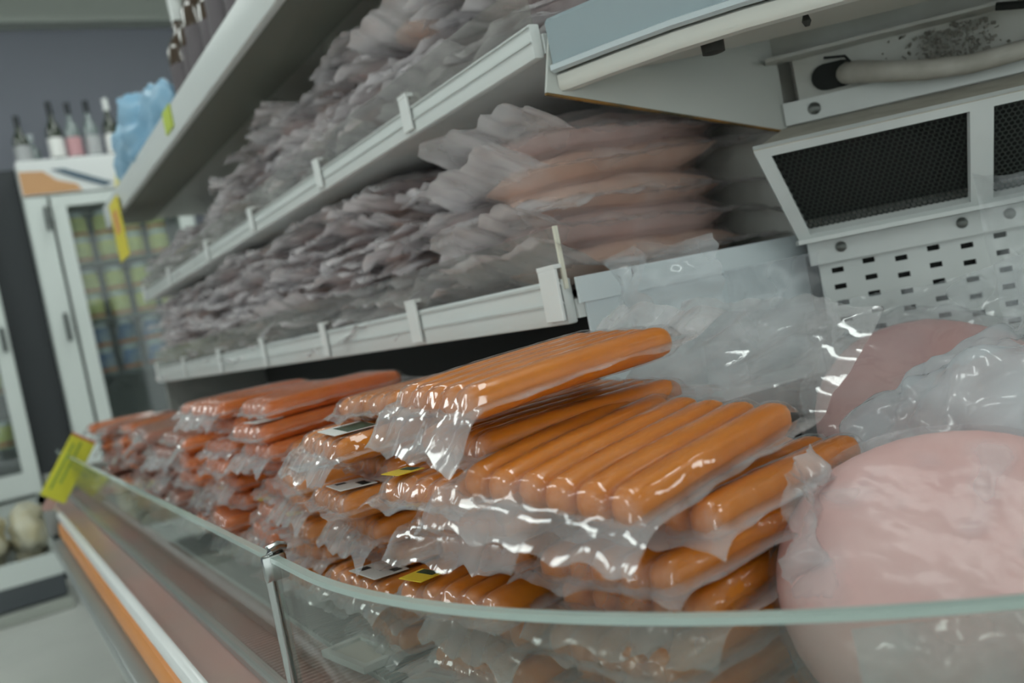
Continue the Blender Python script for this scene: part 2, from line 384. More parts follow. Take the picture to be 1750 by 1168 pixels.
for i in range(260):
    a = random.gauss(.155, .022); z = random.uniform(.996, 1.030); r = random.uniform(.0004, .0016)
    mm = WM @ Matrix.Translation((a, .001 + (1.03 - z) * .3, z)) @ Matrix.Rotation(random.random() * 6, 4, (random.random(), random.random(), 1)) 
    db.box(-r * 1.6, r * 1.6, 0, r, -r, r, mm)
tag(P(db, 'dust_clump', mat('grey_dust', (0.26, 0.25, 0.22), 0.95), corner), None, kind='stuff')

# corner canopy above the evaporator
can = thing('corner_canopy', 'chipped white corner canopy with pale blue front strip above the mesh grille', 'canopy', (0.62, 0.6, 1.03))
lip = [(.505, .70), (.524, .65), (.550, .59), (.582, .54), (.628, .485), (.69, .42), (.78, .33), (.90, .21)]
def shift(path, d):
    out = []
    for i in range(len(path)):
        t = (Vector(path[min(i + 1, len(path) - 1)]) - Vector(path[max(i - 1, 0)])).normalized(); n = Vector((-t.y, t.x)); p_ = Vector(path[i])
        out.append((p_.x + n.x * d, p_.y + n.y * d))
    return out
P(B().sweep(lip, [(0, 1.040), (.004, 1.044), (.004, 1.082), (0, 1.086), (-.006, 1.086), (-.006, 1.040)]), 'front_strip', BLUEG, can, True)
P(B().sweep(lip, [(.004, 1.036), (.009, 1.038), (.009, 1.0425), (.004, 1.0445), (-.004, 1.0425)]), 'strip_bead', mat('bead_plastic', (0.55, 0.62, 0.65), 0.3), can, True)
P(B().sweep(shift(lip, .008), [(.006, 1.020), (.009, 1.024), (.009, 1.034), (.005, 1.037), (-.006, 1.037), (-.006, 1.020)]), 'lip', mat('cream_lip', (0.70, 0.70, 0.65), 0.4), can, True)
inner = [(.600, .70), (.624, .687), (.697, .635), (.789, .555), (.88, .465), (1.0, .35)]
P(B().prism(shift(lip, .008) + inner[::-1], 1.0375, 1.0415), 'under_board', mat('under_board_enamel', (0.56, 0.55, 0.50), 0.5), can)
P(B().prism([(.52, .70)] + shift(lip, .012)[1:] + [(1.1, .40), (.83, .665), (.79, .70)], 1.083, 1.087), 'top_plate', WHITE, can)
eb = B(); bm = eb.bm
prof = [(.490, 1.020), (.787, .962), (.79, 1.08), (.512, 1.08), (.505, 1.072)]
a_ = [bm.verts.new((x_, .7005, z_)) for x_, z_ in prof]; b_ = [bm.verts.new((x_, .7035, z_)) for x_, z_ in prof]
bm.faces.new(a_); bm.faces.new(b_[::-1])
for i in range(5): bm.faces.new((a_[i], b_[i], b_[(i + 1) % 5], a_[(i + 1) % 5]))
P(eb, 'end_plate', mat('end_plate_enamel', (0.58, 0.60, 0.57), 0.5), can)
eb = B(); bm = eb.bm
prof = [(.490, 1.0195), (.787, .9615), (.787, .9602), (.490, 1.0178)]
a_ = [bm.verts.new((x_, .7000, z_)) for x_, z_ in prof]; b_ = [bm.verts.new((x_, .7040, z_)) for x_, z_ in prof]
bm.faces.new(a_); bm.faces.new(b_[::-1])
for i in range(4): bm.faces.new((a_[i], b_[i], b_[(i + 1) % 4], a_[(i + 1) % 4]))
P(eb, 'rusty_edge', mat('rust_edge', (0.10, 0.08, 0.04), 0.8, var=(0.36, 0.18, 0.04), vscale=25), can)
P(B().lathe([(.009, 0), (.0105, -.006), (.010, -.020), (.0055, -.021)], 12, Matrix.Translation((.596, .595, 1.0372))), 'lamp_socket', mat('black_socket', (0.03, 0.03, 0.025), 0.6), can, True)
P(B().lathe([(.0035, 0), (.005, -.008), (.002, -.011), (.004, -.017), (.002, -.021)], 10, Matrix.Translation((.640, .53, 1.0372))), 'lamp_clip', MATS['black_socket'], can, True)

# ------------------------------------------------------------------ front glass
g = thing('front_glass', 'straight clear front glass panel of the long case, left of the chrome post', 'glass panel', (GX, 2.0, .555))
P(B().box(GX - .003, GX + .003, .736, 2.94, .5555, .679), 'pane', GLASS, g)
P(B().box(GX - .0032, GX + .0032, .736, 2.94, .6791, .683), 'top_edge', GEDGE, g)
P(B().box(GX - .006, GX + .006, .736, 2.94, .5552, .562), 'sill', STEEL, g)
cg = thing('curved_front_glass', 'curved clear front glass panel bowing around the counter corner', 'glass panel', (0.3, 0.35, .555))
gp = [(GX, .730)] + front_path(0, y_far=.8, n=32)[2:]
P(B().sweep(gp, [(.003, .5555), (-.003, .5555), (-.003, .679), (.003, .679)]), 'pane', GLASS, cg, True)
P(B().sweep(gp, [(.0034, .6791), (-.0034, .6791), (-.0034, .683), (.0034, .683)]), 'top_edge', GEDGE, cg, True)
P(B().sweep(gp, [(.006, .5552), (-.006, .5552), (-.006, .562), (.006, .562)]), 'sill', STEEL, cg, True)
po = thing('glass_post', 'slim chrome post clipping the two front glass panels together', 'post', (GX, .733, .555))
path = [(GX - .005, .733, .5555), (GX - .005, .733, .66), (GX - .005, .733, .683), (GX - .002, .733, .688), (GX + .006, .7345, .689), (GX + .011, .736, .687)]
P(B().tube(path, .0042, 10), 'rod', CHROME, po, True)
P(B().box(GX - .0095, GX + .0095, .7285, .7375, .664, .6845, bev=.002), 'clip', CHROME, po, True)

# ------------------------------------------------------------------ shelves of the long run
def shelf(label, xf, zb, zt, y0, y1, riser, clips, xb=.80, edge=True):
    t = thing('display_shelf', label, 'shelf', ((xf + xb) / 2, (y0 + y1) / 2, zb))
    P(B().box(xf + .012, xb - .001, y0, y1, zb + .004, zb + .022), 'board', WHITE, t)
    h = zt - zb
    P(B().box(xf, xf + .0115, y0 + .002, y1, zb, zt, bev=.002), 'price_rail', RAILW, t, True)
    P(B().box(xf - .0022, xf - .0003, y0 + .002, y1, zb + h * .45, zb + h * .50).box(xf - .0022, xf - .0003, y0 + .002, y1, zb + h * .88, zb + h * .94), 'rail_groove_shade', mat('rail_shadow_strip', (0.62, 0.65, 0.64), 0.4), t)  # slightly darker raised strips paint the shade of grooves along the rail
    for yc, ww in clips:
        P(B().box(xf - .006, xf - .0024, yc - ww / 2, yc + ww / 2, zb + .004, zt + .010, bev=.001).box(xf - .006, xf + .004, yc - ww / 2, yc + ww / 2, zt + .010, zt + .014), 'label_clip', mat('clip_plastic', (0.84, 0.86, 0.85), 0.3), t)
    if riser:
        P(B().box(xf + .0035, xf + .0055, y0 + .003, y1, zt + .0003, zt + riser), 'riser', ACRYL, t)
        if edge: P(B().box(xf + .0025, xf + .0065, y0 - .0005, y0 + .0028, zt - .01, zt + riser + .001), 'riser_edge', mat('cream_riser_edge', (0.78, 0.76, 0.64), 0.4), t)
    return t
s1 = shelf('lowest white shelf with price rail, just above the sausages', .48, .810, .853, YS, Y_END, .048, [(.735, .03), (1.05, .028), (1.39, .022), (1.74, .022), (2.1, .02), (2.5, .02), (2.9, .02)])
P(B().box(.50, .795, .717, .7195, .7, .831), 'end_panel', mat('pale_blue_white_enamel', (0.70, 0.77, 0.80), 0.4), s1)
P(B().box(.492, .797, .713, .7168, .8275, .852), 'end_flange', mat('pale_blue_white_enamel', (0.70, 0.77, 0.80), 0.4), s1)
s2 = shelf('middle white shelf with price rail above the lower meat packs', .49, 1.053, 1.085, .706, Y_END, .04, [(.98, .022), (1.30, .022), (1.68, .022), (2.05, .02), (2.5, .02), (2.9, .02)], edge=False)
top = thing('top_shelf', 'highest shelf with pale front fascia, carrying bottles and a blue bag', 'shelf', (.6, 2.0, 1.283))
P(B().box(.43, .445, .706, Y_END, 1.283, 1.345, bev=.003), 'fascia', RAILW, top, True)
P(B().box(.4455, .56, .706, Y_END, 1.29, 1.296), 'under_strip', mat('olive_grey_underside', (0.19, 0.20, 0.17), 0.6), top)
P(B().box(.4455, .80, .706, Y_END, 1.325, 1.34), 'board', GREYW, top)
cb = B(); bm = cb.bm; n_ = 10; prev = None
for k in range(n_ + 1):
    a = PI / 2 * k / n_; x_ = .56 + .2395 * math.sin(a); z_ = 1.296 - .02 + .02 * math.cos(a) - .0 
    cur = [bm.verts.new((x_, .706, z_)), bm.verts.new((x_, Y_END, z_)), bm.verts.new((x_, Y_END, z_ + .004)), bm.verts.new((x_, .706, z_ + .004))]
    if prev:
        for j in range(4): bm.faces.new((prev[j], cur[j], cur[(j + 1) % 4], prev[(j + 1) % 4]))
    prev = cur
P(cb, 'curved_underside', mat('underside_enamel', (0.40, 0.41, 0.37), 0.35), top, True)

# ------------------------------------------------------------------ film and product meshes
def add_milk(me, vals):
    at = me.attributes.new('milk', 'FLOAT', 'POINT'); at.data.foreach_set('value', vals)
def nz(x, y, z): return noise.noise(Vector((x, y, z)))
def film_mesh(name, H, lx0, lx1, ly, nx, ny, seed, flange_wave=.003, tight=.025, loose=.34, droop=(0.3, 0.0), eps=.0007, wrinkle=.0006, inside=None, bent=False, pleat=260, scallop=.006):
    """two sheets hugging the content height H(x,y) (half thickness), meeting in a wavy flange"""
    V = []; Fc = []; K = []
    rnd = random.Random(seed); ph = rnd.uniform(0, 6); so = seed * 3.7
    for side in (1, -1):
        for i in range(nx + 1):
            u = i / nx
            for j in range(ny + 1):
                v = j / ny
                y = -ly + 2 * ly * v
                e0 = scallop * nz(y * 40, so, 1.3); e1 = scallop * nz(y * 40, so, 7.7)
                x = (lx0 + e0) + ((lx1 + e1) - (lx0 + e0)) * u
                yy = y + scallop * .6 * nz(x * 30, so + 5, 2.2) * abs(2 * v - 1)
                h = H(x, yy)
                # distance into the loose flange, measured past the contents
                out0 = max(0.0, -inside[0] - x); out1 = max(0.0, x - inside[1]); oy = max(0.0, abs(yy) - inside[2])
                o = max(out0, out1, oy)
                wv = flange_wave * min(1.0, o / .018)
                if out0 > 0:      # near end: uneven pressed pleats
                    tri = math.asin(math.sin(yy * pleat * .8 + ph + 4.5 * nz(yy * 28, so, .3))) * .64
                    wave = wv * (tri * (.55 + .9 * nz(yy * 45, so, 4.4)) + 1.3 * nz(x * 38, yy * 38, so))
                elif out1 > 0:    # far end: loose, broad creases
                    wave = wv * (1.5 * nz(x * 26, yy * 26, so) + .9 * (abs(nz(x * 45 + yy * 30, yy * 22, so + 3)) - .25)) * (1 + min(2.0, out1 / .04))
                else: wave = wv * 1.1 * nz(x * 45, yy * 25, so + 9)
                dz = -droop[0] * out0 * min(1, out0 / .02) - droop[1] * out1 * min(1, out1 / .02) - .15 * oy
                z = side * (h + eps + wrinkle * (0.5 + nz(x * 110, yy * 110, so + side * 4))) * (1 if h > 0 else .35) + wave + dz
                V.append((x, yy, z + (bend(max(x, -.10)) if bent else 0.0)))
                om = max(o, -inside[0] - x + .009) if bent else o      # the seal starts a little before the tips
                k = tight + (loose - tight) * min(1.0, max(0.0, om) / .010)
                K.append(max(.02, k * (.75 + .6 * nz(x * 35, yy * 35, so + 2))))
    n1 = (nx + 1) * (ny + 1)
    for s_ in (0, 1):
        for i in range(nx):
            for j in range(ny):
                a = s_ * n1 + i * (ny + 1) + j
                q = (a, a + ny + 1, a + ny + 2, a + 1)
                Fc.append(q if s_ == 0 else q[::-1])
    me = mesh(name, V, Fc, True); add_milk(me, K)
    return me

SD, SL = .0235, .176             # sausage thickness and length
def bend(x): return -.38 * min(x, 0.0) ** 2      # droop shaped in so the near ends catch lamp streaks
def sausage_mesh(seed):
    rnd = random.Random(seed); V = []; Fc = []; seg = 14
    xs = [-SL / 2, -SL / 2 + .002, -SL / 2 + .006, -SL / 2 + .012, -.06, -.03, 0, .03, .06, SL / 2 - .012, SL / 2 - .006, SL / 2 - .002, SL / 2]
    rs = [.25, .62, .86, .985, 1.0, 1.0, .995, 1.0, 1.0, .985, .86, .62, .25]
    for x, r in zip(xs, rs):
        for k in range(seg):
            a = 2 * PI * k / seg; c, s_ = math.cos(a), math.sin(a)
            q = (abs(c) ** 2.7 + abs(s_) ** 2.7) ** (-1 / 2.7)
            rr = SD / 2 * .985 * r * q * (1 + .03 * nz(x * 30, k * .8, seed))
            V.append((x, rr * c, rr * s_ + bend(x)))
    for i in range(len(xs) - 1):
        for k in range(seg):
            Fc.append((i * seg + k, i * seg + (k + 1) % seg, (i + 1) * seg + (k + 1) % seg, (i + 1) * seg + k))
    Fc.append(tuple(range(seg))[::-1]); Fc.append(tuple((len(xs) - 1) * seg + k for k in range(seg)))
    return mesh('sausage', V, Fc, True)
SM = {}
for nm, m_ in (('orange', SAUS), ('red', SAUSR), ('pink', SAUSP)):
    SM[nm] = []
    for q in range(3):
        me = sausage_mesh(q + 1); me.materials.append(m_); SM[nm].append(me)
def pack_film(n, seed, fx0=.024, fx1=.024, droop=(.35, .1), wave=.0022, loose=.34, nx=46):
    r = SD / 2; W = n * SD / 2; ys = [(-W + SD * (i + .5)) for i in range(n)]
    def H(x, y):
        if abs(y) > W + .004: return 0.0
        dmin = min(abs(y - yc) for yc in ys)
        h = r * max((1 - min(1.0, (dmin / r)) ** 2.7) ** (1 / 2.7), .62 if abs(y) < W - r else 0)
        if abs(y) > W - .001: h *= max(0.0, 1 - (abs(y) - W + .001) / .005)
        e = abs(x) - (SL / 2 - .010)
        if e > 0: h *= math.sqrt(max(0.0, 1 - (e / .0135) ** 2))
        return h
    me = film_mesh('film', H, -SL / 2 - fx0, SL / 2 + fx1, W + .016, nx, n * 7 + 8, seed, flange_wave=wave, droop=droop, inside=(SL / 2 + .001, SL / 2 + .001, W + .003), loose=loose, bent=True)
    me.materials.append(FILM)
    return me
PF = [pack_film(5, s, fx0=random.Random(s).uniform(.012, .026), droop=(random.Random(s + 50).uniform(-.1, .8), .1)) for s in range(1, 8)]
PAPER = mat('white_paper_label', (0.80, 0.80, 0.78), 0.6)
INK = mat('black_print', (0.02, 0.02, 0.02), 0.6)
GREENP = mat('dark_green_print', (0.02, 0.06, 0.03), 0.5)
YELP = mat('yellow_label', (0.80, 0.58, 0.03), 0.5)
REDP = mat('red_print', (0.55, 0.05, 0.04), 0.5)
def sticker(parent, kind, n=5):
    """printed label lying on top of the near end of a pack"""
    z = SD / 2 + .0022 + bend(-.070)
    if kind == 'white':
        o = B().box(-.086, -.054, -.050, .004, z, z + .0006).put('paper_label', PAPER, parent)
        bb_ = B()
        yy = -.046
        for k in range(12): bb_.box(-.066, -.058, yy, yy + (.0008 if k % 3 else .0018), z + .0007, z + .0009); yy += .0022
        bb_.put('barcode', INK, o)
        B().box(-.080, -.071, -.012, -.002, z + .0007, z + .0009).box(-.0765, -.0745, -.0095, -.0045, z + .0009, z + .0010).put('printed_mark', INK, o)
    elif kind == 'green':
        o = B().box(-.084, -.045, -.045, .010, z, z + .0006).put('paper_label', PAPER, parent)
        B().box(-.072, -.046, -.044, .0, z + .0007, z + .0009).put('dark_panel', GREENP, o)
    else:
        o = B().box(-.089, -.068, .022, .050, z, z + .0006).put('yellow_label', YELP, parent)
        B().box(-.076, -.069, .026, .046, z + .0007, z + .0009).put('dark_panel', GREENP, o)
def sausage_pack(label, loc, rot, kind='orange', n=5, filmme=None, seed=0, group=None, stick=None, detail=True):
    t = thing('sausage_pack', label, 'sausage pack', loc, rot, group)
    rnd = random.Random(seed); W = n * SD / 2
    for i in range(n):
        o = link('sausage', SM[kind][(i + seed) % 3], t, None, (rnd.uniform(-.002, .002), -W + SD * (i + .5), 0), (0, 0, 0))
    link('film', filmme or PF[seed % len(PF)], t)
    if stick: sticker(t, stick)
    return t

COLN = {}
def pack_column(where, yc, npk, xc, kind, stickers=None, jit=.012, seed=0, x_list=None, ya=0.0, z0=DECK + .014, n=5):
    rnd = random.Random(seed * 13 + 5)
    pitch_ = SD + .0016
    for k in range(npk):
        fromtop = npk - 1 - k
        pos = 'topmost' if fromtop == 0 else ('bottom' if k == 0 else ORD[fromtop] + ' from the top')
        lab = '%s sausage pack, %s in the %s' % ({'orange': 'orange', 'red': 'reddish-orange', 'pink': 'brownish-pink'}[kind], pos, where)
        x = xc + (x_list[k] if x_list else rnd.uniform(-jit, jit)); y = yc + rnd.uniform(-.010, .010)
        sausage_pack(lab, (x, y, z0 + k * pitch_), (rnd.uniform(-.03, .03), rnd.uniform(-.025, .025), ya + rnd.uniform(-.13, .13)), kind, n, None, seed * 5 + k, 'vacuum packs of sausages on the deck', (stickers or {}).get(k))

# columns of orange packs (from the corner to the far end); local -x end faces the customer
XC = .266 + SL / 2
def T(x, y, z): return (x, y, z)
pack_column('stack nearest the pink bologna', .478, 6, .385, 'orange', seed=1, ya=.12, x_list=[.0, .01, -.01, .01, -.005, .022])
pack_column('stack under the topmost shiny pack', .60, 8, XC, 'orange', {3: 'yellow', 6: 'yellow'}, seed=2, x_list=[.0, -.010, .010, -.022, .012, .0, -.022, .018], ya=.05)
sausage_pack('glossy orange sausage pack lying highest, reaching back under the lowest shelf', (XC, .585, DECK + .014 + 8 * (SD + .0016) + .014), (0.03, -.05, .0), 'orange', 5, pack_film(5, 31, .03, .035, (.9, -.5), .004), 31, 'vacuum packs of sausages on the deck')
hero = sausage_pack('large orange sausage pack in front with a long clear film tail behind', (.352, .487, .7335), (.12, -.065, .235), 'orange', 6, pack_film(6, 77, .028, .105, (.75, -.55), .0030, loose=.26, nx=70), 77, 'vacuum packs of sausages on the deck')
pack_column('stack left of the topmost shiny pack', .795, 9, XC + .005, 'orange', {2: 'white', 7: 'green', 5: 'white', 4: 'yellow'}, seed=3, x_list=[.0, .010, -.024, .012, -.004, -.026, .018, -.022, .018])
for i, (yc, npk, kind, where) in enumerate([(.985, 7, 'orange', 'third stack left of the chrome post'), (1.13, 9, 'red', 'nearest reddish stack'), (1.32, 9, 'red', 'second reddish stack'),
                                     (1.50, 9, 'red', 'farthest reddish stack'), (1.70, 7, 'pink', 'first brownish far stack'), (1.90, 7, 'pink', 'second brownish far stack'),
                                     (2.12, 7, 'pink', 'third brownish far stack'), (2.35, 7, 'red', 'first far blurred reddish stack'), (2.58, 7, 'pink', 'fourth brownish far stack'), (2.80, 7, 'red', 'last blurred stack at the far end')]):
    pack_column(where, yc, npk, XC + .01, kind, seed=10 + i, jit=.024, ya=.03 * (i % 3 - 1), stickers={3: 'yellow', npk - 2: 'white'} if i < 4 else None)

# ------------------------------------------------------------------ meat packs on the shelves
def slab_mesh(name, seed, lx, ly, th, m):
    so = seed * 2.31; V = []; Fc = []; nr, ns = 7, 26
    def rad(a): return 1 + .10 * nz(math.cos(a) * 1.3, math.sin(a) * 1.3, so) + .05 * nz(math.cos(a) * 4, math.sin(a) * 4, so)
    for side in (1, -1):
        for i in range(nr + 1):
            r = i / nr
            for k in range(ns):
                a = 2 * PI * k / ns; c, s_ = math.cos(a), math.sin(a); q = (abs(c) ** 3.2 + abs(s_) ** 3.2) ** (-1 / 3.2)
                x = lx * r * q * c * rad(a); y = ly * r * q * s_ * rad(a)
                z = th / 2 * (1 - r ** 5) * (1 + .28 * nz(x * 22, y * 22, so)) * side
                V.append((x, y, z))
    n1 = (nr + 1) * ns
    for s_ in (0, 1):
        for i in range(nr):
            for k in range(ns):
                q = (s_ * n1 + i * ns + k, s_ * n1 + (i + 1) * ns + k, s_ * n1 + (i + 1) * ns + (k + 1) % ns, s_ * n1 + i * ns + (k + 1) % ns)
                if i == 0 and False: continue
                Fc.append(q if s_ == 0 else q[::-1])
    me = mesh(name, V, Fc, True); me.materials.append(m)
    return me
def pouch_film(seed, lx, ly, th, nx=26, ny=22, loose=.80, tight=.55, fl=.034, wave=.004, wr=.0026):
    def H(x, y):
        r = ((abs(x) / (lx * 1.08)) ** 3 + (abs(y) / (ly * 1.08)) ** 3) ** (1 / 3)
        return 0.0 if r >= 1 else th / 2 * 1.25 * (1 - r ** 5)
    me = film_mesh('pouch', H, -lx - fl, lx + fl, ly + fl * .7, nx, ny, seed, flange_wave=wave, tight=tight, loose=loose, droop=(random.Random(seed).uniform(-.5, .7), .1), eps=.0012, wrinkle=wr,
                   inside=(lx, lx, ly), pleat=70, scallop=.007)
    me.materials.append(FILMM)
    return me
MP = []
for s in range(6):
    MP.append((slab_mesh('meat', s + 1, .112, .080, .019, MEAT if s % 3 else MEATB), pouch_film(s + 11, .112, .080, .019)))
MT = []
for s in range(3):
    MT.append((slab_mesh('meat', s + 21, .118, .085, .034, MEATB if s != 1 else MEAT), pouch_film(s + 31, .118, .085, .034, 34, 28, loose=.50, tight=.26, fl=.048, wr=.0016)))
def meat_pack(label, loc, rot, mp, group, sc_=(1, 1, 1)):
    t = thing('meat_pack', label, 'meat pack', loc, rot, group)
    a = link('meat', mp[0], t); b = link('pouch', mp[1], t)
    t.scale = sc_
    return t
def meat_columns(shelf_name, z0, ys, counts, xf, thick, seed, group, tiltx=0.0):
    rnd = random.Random(seed)
    for ci, (yc, cnt) in enumerate(zip(ys, counts)):
        z = z0
        for k in range(cnt):
            fromtop = cnt - 1 - k
            pos = 'topmost' if fromtop == 0 else ('bottom' if k == 0 else ORD[fromtop] + ' from the top')
            lab = 'frosted meat pouch, %s in %s stack from canopy, %s shelf' % (pos, ORD[ci], shelf_name)
            s_ = rnd.uniform(.95, 1.25)
            meat_pack(lab, (xf + .145 + rnd.uniform(-.016, .020) + k * .002, yc + rnd.uniform(-.025, .025), z + thick / 2 * s_),
                      (rnd.uniform(-.10, .10), rnd.uniform(-.05, .08), rnd.uniform(-.22, .22) + (PI if rnd.random() < .5 else 0)), MP[rnd.randrange(6)], group, (rnd.uniform(.9, 1.08), rnd.uniform(.95, 1.2), s_))
            z += thick * s_ * .97
# first big pouches beside the evaporator
big = [((.645, .843, .866), (.02, .0, .06), 0, 'thick pale meat slab in clear pouch behind the cream riser edge, lowest'),
       ((.640, .850, .899), (-.03, .05, -.04), 1, 'thick meat pouch second from below beside the mesh grille'),
       ((.648, .848, .934), (.05, .02, .10), 2, 'wide frosted meat pouch third from below beside the mesh grille'),
       ((.640, .852, .968), (-.02, -.03, -.08), 0, 'wide frosted meat pouch fourth from below beside the mesh grille'),
       ((.650, .850, 1.000), (.04, .03, .05), 1, 'topmost frosted meat pouch right under the canopy plate')]
for loc, rot, q, lab in big: meat_pack(lab, (loc[0] + .008, loc[1], loc[2]), rot, MT[q], 'meat pouches on the lowest shelf', (1.07, 1.0, 1.12))
ys1 = [1.04 + .185 * i for i in range(11)]
meat_columns('lowest', .834, ys1, [9, 10, 10, 10, 10, 10, 10, 10, 10, 10, 10, 10], .49, .0195, 5, 'meat pouches on the lowest shelf')
ys2 = [.84 + .185 * i for i in range(12)]
meat_columns('middle', 1.077, ys2, [8, 8, 8, 7, 8, 7, 6, 5, 5, 5, 4, 4, 5], .50, .0195, 6, 'meat pouches on the middle shelf')

# ------------------------------------------------------------------ bologna and bags in the corner
def crumple(p, so, amp, f=18):
    a = abs(nz(p.x * f, p.y * f, p.z * f + so)) + .5 * abs(nz(p.x * f * 2.3, p.y * f * 2.3, p.z * f * 2.3 + so)) + .25 * abs(nz(p.x * f * 5, p.y * f * 5, p.z * f * 5 + so))
    return (a - .35) * amp
def blob_film(name, fn, nu, nv, seed, amp, milk, f=18, m=None, spots=0.0):
    """crumpled film over a parametric surface fn(u,v) -> (point, normal)"""
    V = []; Fc = []; K = []
    for i in range(nu + 1):
        for j in range(nv + 1):
            p, n = fn(i / nu, j / nv)
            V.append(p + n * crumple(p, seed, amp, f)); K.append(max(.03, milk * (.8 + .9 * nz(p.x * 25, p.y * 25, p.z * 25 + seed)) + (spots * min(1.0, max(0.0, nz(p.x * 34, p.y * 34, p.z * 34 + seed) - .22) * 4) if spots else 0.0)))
    for i in range(nu):
        for j in range(nv):
            a = i * (nv + 1) + j; Fc.append((a, a + nv + 1, a + nv + 2, a + 1))
    me = mesh(name, V, Fc, True); add_milk(me, K); me.materials.append(m or FILMB)
    return me
def bologna_mesh(r, th, seed):
    prof = []; nr = 12
    V = []; Fc = []; seg = 40; e = th * .42
    pr = [(.0005, th / 2 + .004), (r * .35, th / 2 + .0035), (r * .65, th / 2 + .002), (r - e, th / 2)]
    for k in range(1, 6): a = PI / 2 * k / 5; pr.append((r - e + e * math.sin(a), th / 2 - e + e * math.cos(a)))
    pr += [(q, -z) for q, z in pr[::-1]]
    for q, z in pr:
        for k in range(seg):
            a = 2 * PI * k / seg; rr = q * (1 + .025 * nz(math.cos(a) * 1.5, math.sin(a) * 1.5, seed))
            V.append((rr * math.cos(a), rr * math.sin(a), z + .0015 * nz(rr * math.cos(a) * 30, rr * math.sin(a) * 30, seed)))
    for i in range(len(pr) - 1):
        for k in range(seg): Fc.append((i * seg + k, i * seg + (k + 1) % seg, (i + 1) * seg + (k + 1) % seg, (i + 1) * seg + k))
    me = mesh('slab', V, Fc, True); me.materials.append(MORT)
    return me
def disc_fn(r, th, grow):
    def fn(u, v):
        a = 2 * PI * v; ph = PI * u
        s_, c_ = math.sin(ph), math.cos(ph)
        q = (abs(s_) ** 4 + abs(c_) ** 4) ** (-.25)
        p = Vector(((r + grow) * q * s_ * math.cos(a), (r + grow) * q * s_ * math.sin(a), (th / 2 + .006 + (grow * .2)) * q * c_))
        n = Vector((s_ * math.cos(a), s_ * math.sin(a), c_ * 1.0)).normalized()
        return p, n
    return fn
def tilt_rot(el, azim):
    n = Vector((math.cos(azim) * math.cos(el), math.sin(azim) * math.cos(el), math.sin(el)))
    return n.to_track_quat('Z', 'Y').to_euler()
bo = thing('bologna', 'big pink round bologna slab in clear bag, right front corner of the counter', 'bologna', (.452, .333, .640), tilt_rot(math.radians(58), math.radians(225)))
link('slab', bologna_mesh(.105, .052, 4), bo)
link('bag', blob_film('bag', disc_fn(.105, .052, .003), 60, 120, 3.3, .0022, .10, 14, FILMS, spots=.26), bo)  # milky spots painted into the bag film for reflections and frost
bo2 = thing('bologna', 'dull pink bologna piece in film lying against the slotted wall panel', 'bologna', (.735, .545, .668), tilt_rot(math.radians(50), math.radians(225)))
link('slab', bologna_mesh(.105, .06, 9), bo2)
link('bag', blob_film('bag', disc_fn(.105, .06, .014), 50, 100, 8.1, .016, .16, 18), bo2)
def ellip(c, rx, ry, rz):
    def fn(u, v):
        a = 2 * PI * v; ph = PI * (.02 + .96 * u); d = Vector((math.sin(ph) * math.cos(a), math.sin(ph) * math.sin(a), math.cos(ph)))
        return Vector((d.x * rx, d.y * ry, d.z * rz)), d
    return fn
bg = thing('plastic_bag', 'crumpled clear bluish plastic bag heaped behind the front bologna', 'plastic bag', (.640, .395, .665), (0, 0, -PI / 4))
link('film', blob_film('film', ellip(None, .13, .075, .085), 60, 110, 5.5, .04, .55, 9), bg)
def sheet(ax, ay, bend, ripple):
    def fn(u, v):
        x = (u - .5) * ax; y_ = (v - .5) * ay
        return Vector((x, y_, bend * (u - .5) ** 2 + ripple * math.sin(v * 9 + u * 4))), Vector((0, 0, 1))
    return fn
wf = thing('loose_film', 'loose clear film draped along the foot of the slotted panel', 'plastic film', (.755, .60, .745), (math.radians(62), 0, math.radians(-45)))
link('film', blob_film('film', sheet(.34, .08, .1, .004), 60, 20, 2.2, .02, .22, 14), wf)
wf = thing('loose_film', 'clear film hanging at the right over the slotted panel screws', 'plastic film', (.86, .505, .80), (math.radians(80), 0, math.radians(-45)))
link('film', blob_film('film', sheet(.09, .14, .1, .006), 24, 30, 6.2, .02, .22, 16), wf)
wf = thing('loose_film', 'scrap of crumpled clear film hanging on the end of the lowest price rail', 'plastic film', (.53, .698, .828), (math.radians(85), 0, math.radians(8)))
link('film', blob_film('film', sheet(.10, .065, .3, .005), 28, 22, 9.2, .02, .24, 22), wf)
wf = thing('loose_film', 'grey film sheet behind the film tail, against the shelf end panel', 'plastic film', (.70, .69, .775), (math.radians(88), 0, math.radians(-14)))
link('film', blob_film('film', sheet(.11, .11, .1, .004), 24, 24, 4.2, .015, .25, 16), wf)
cl = thing('loose_film', 'crumpled clear film squeezed between the orange packs and the front bologna', 'plastic film', (.36, .402, .575))
def fan(u, v):
    k = .25 + .75 * v
    return Vector((.02 + (u - .2) * .085 * k, -.006 + .03 * (u - .5) * k + .012 * math.sin(v * 5 + u * 3), .14 * v)), Vector((.35, -.93, 0))
link('film', blob_film('film', fan, 26, 40, 7.5, .022, .42, 20), cl)
fb_ = thing('loose_film', 'bunched bluish-white bag film between the front bologna and the curved glass', 'plastic film', (.425, .222, .598), (math.radians(70), 0, math.radians(-45)))
link('film', blob_film('film', sheet(.26, .11, .1, .008), 60, 26, 1.9, .035, .40, 15), fb_)

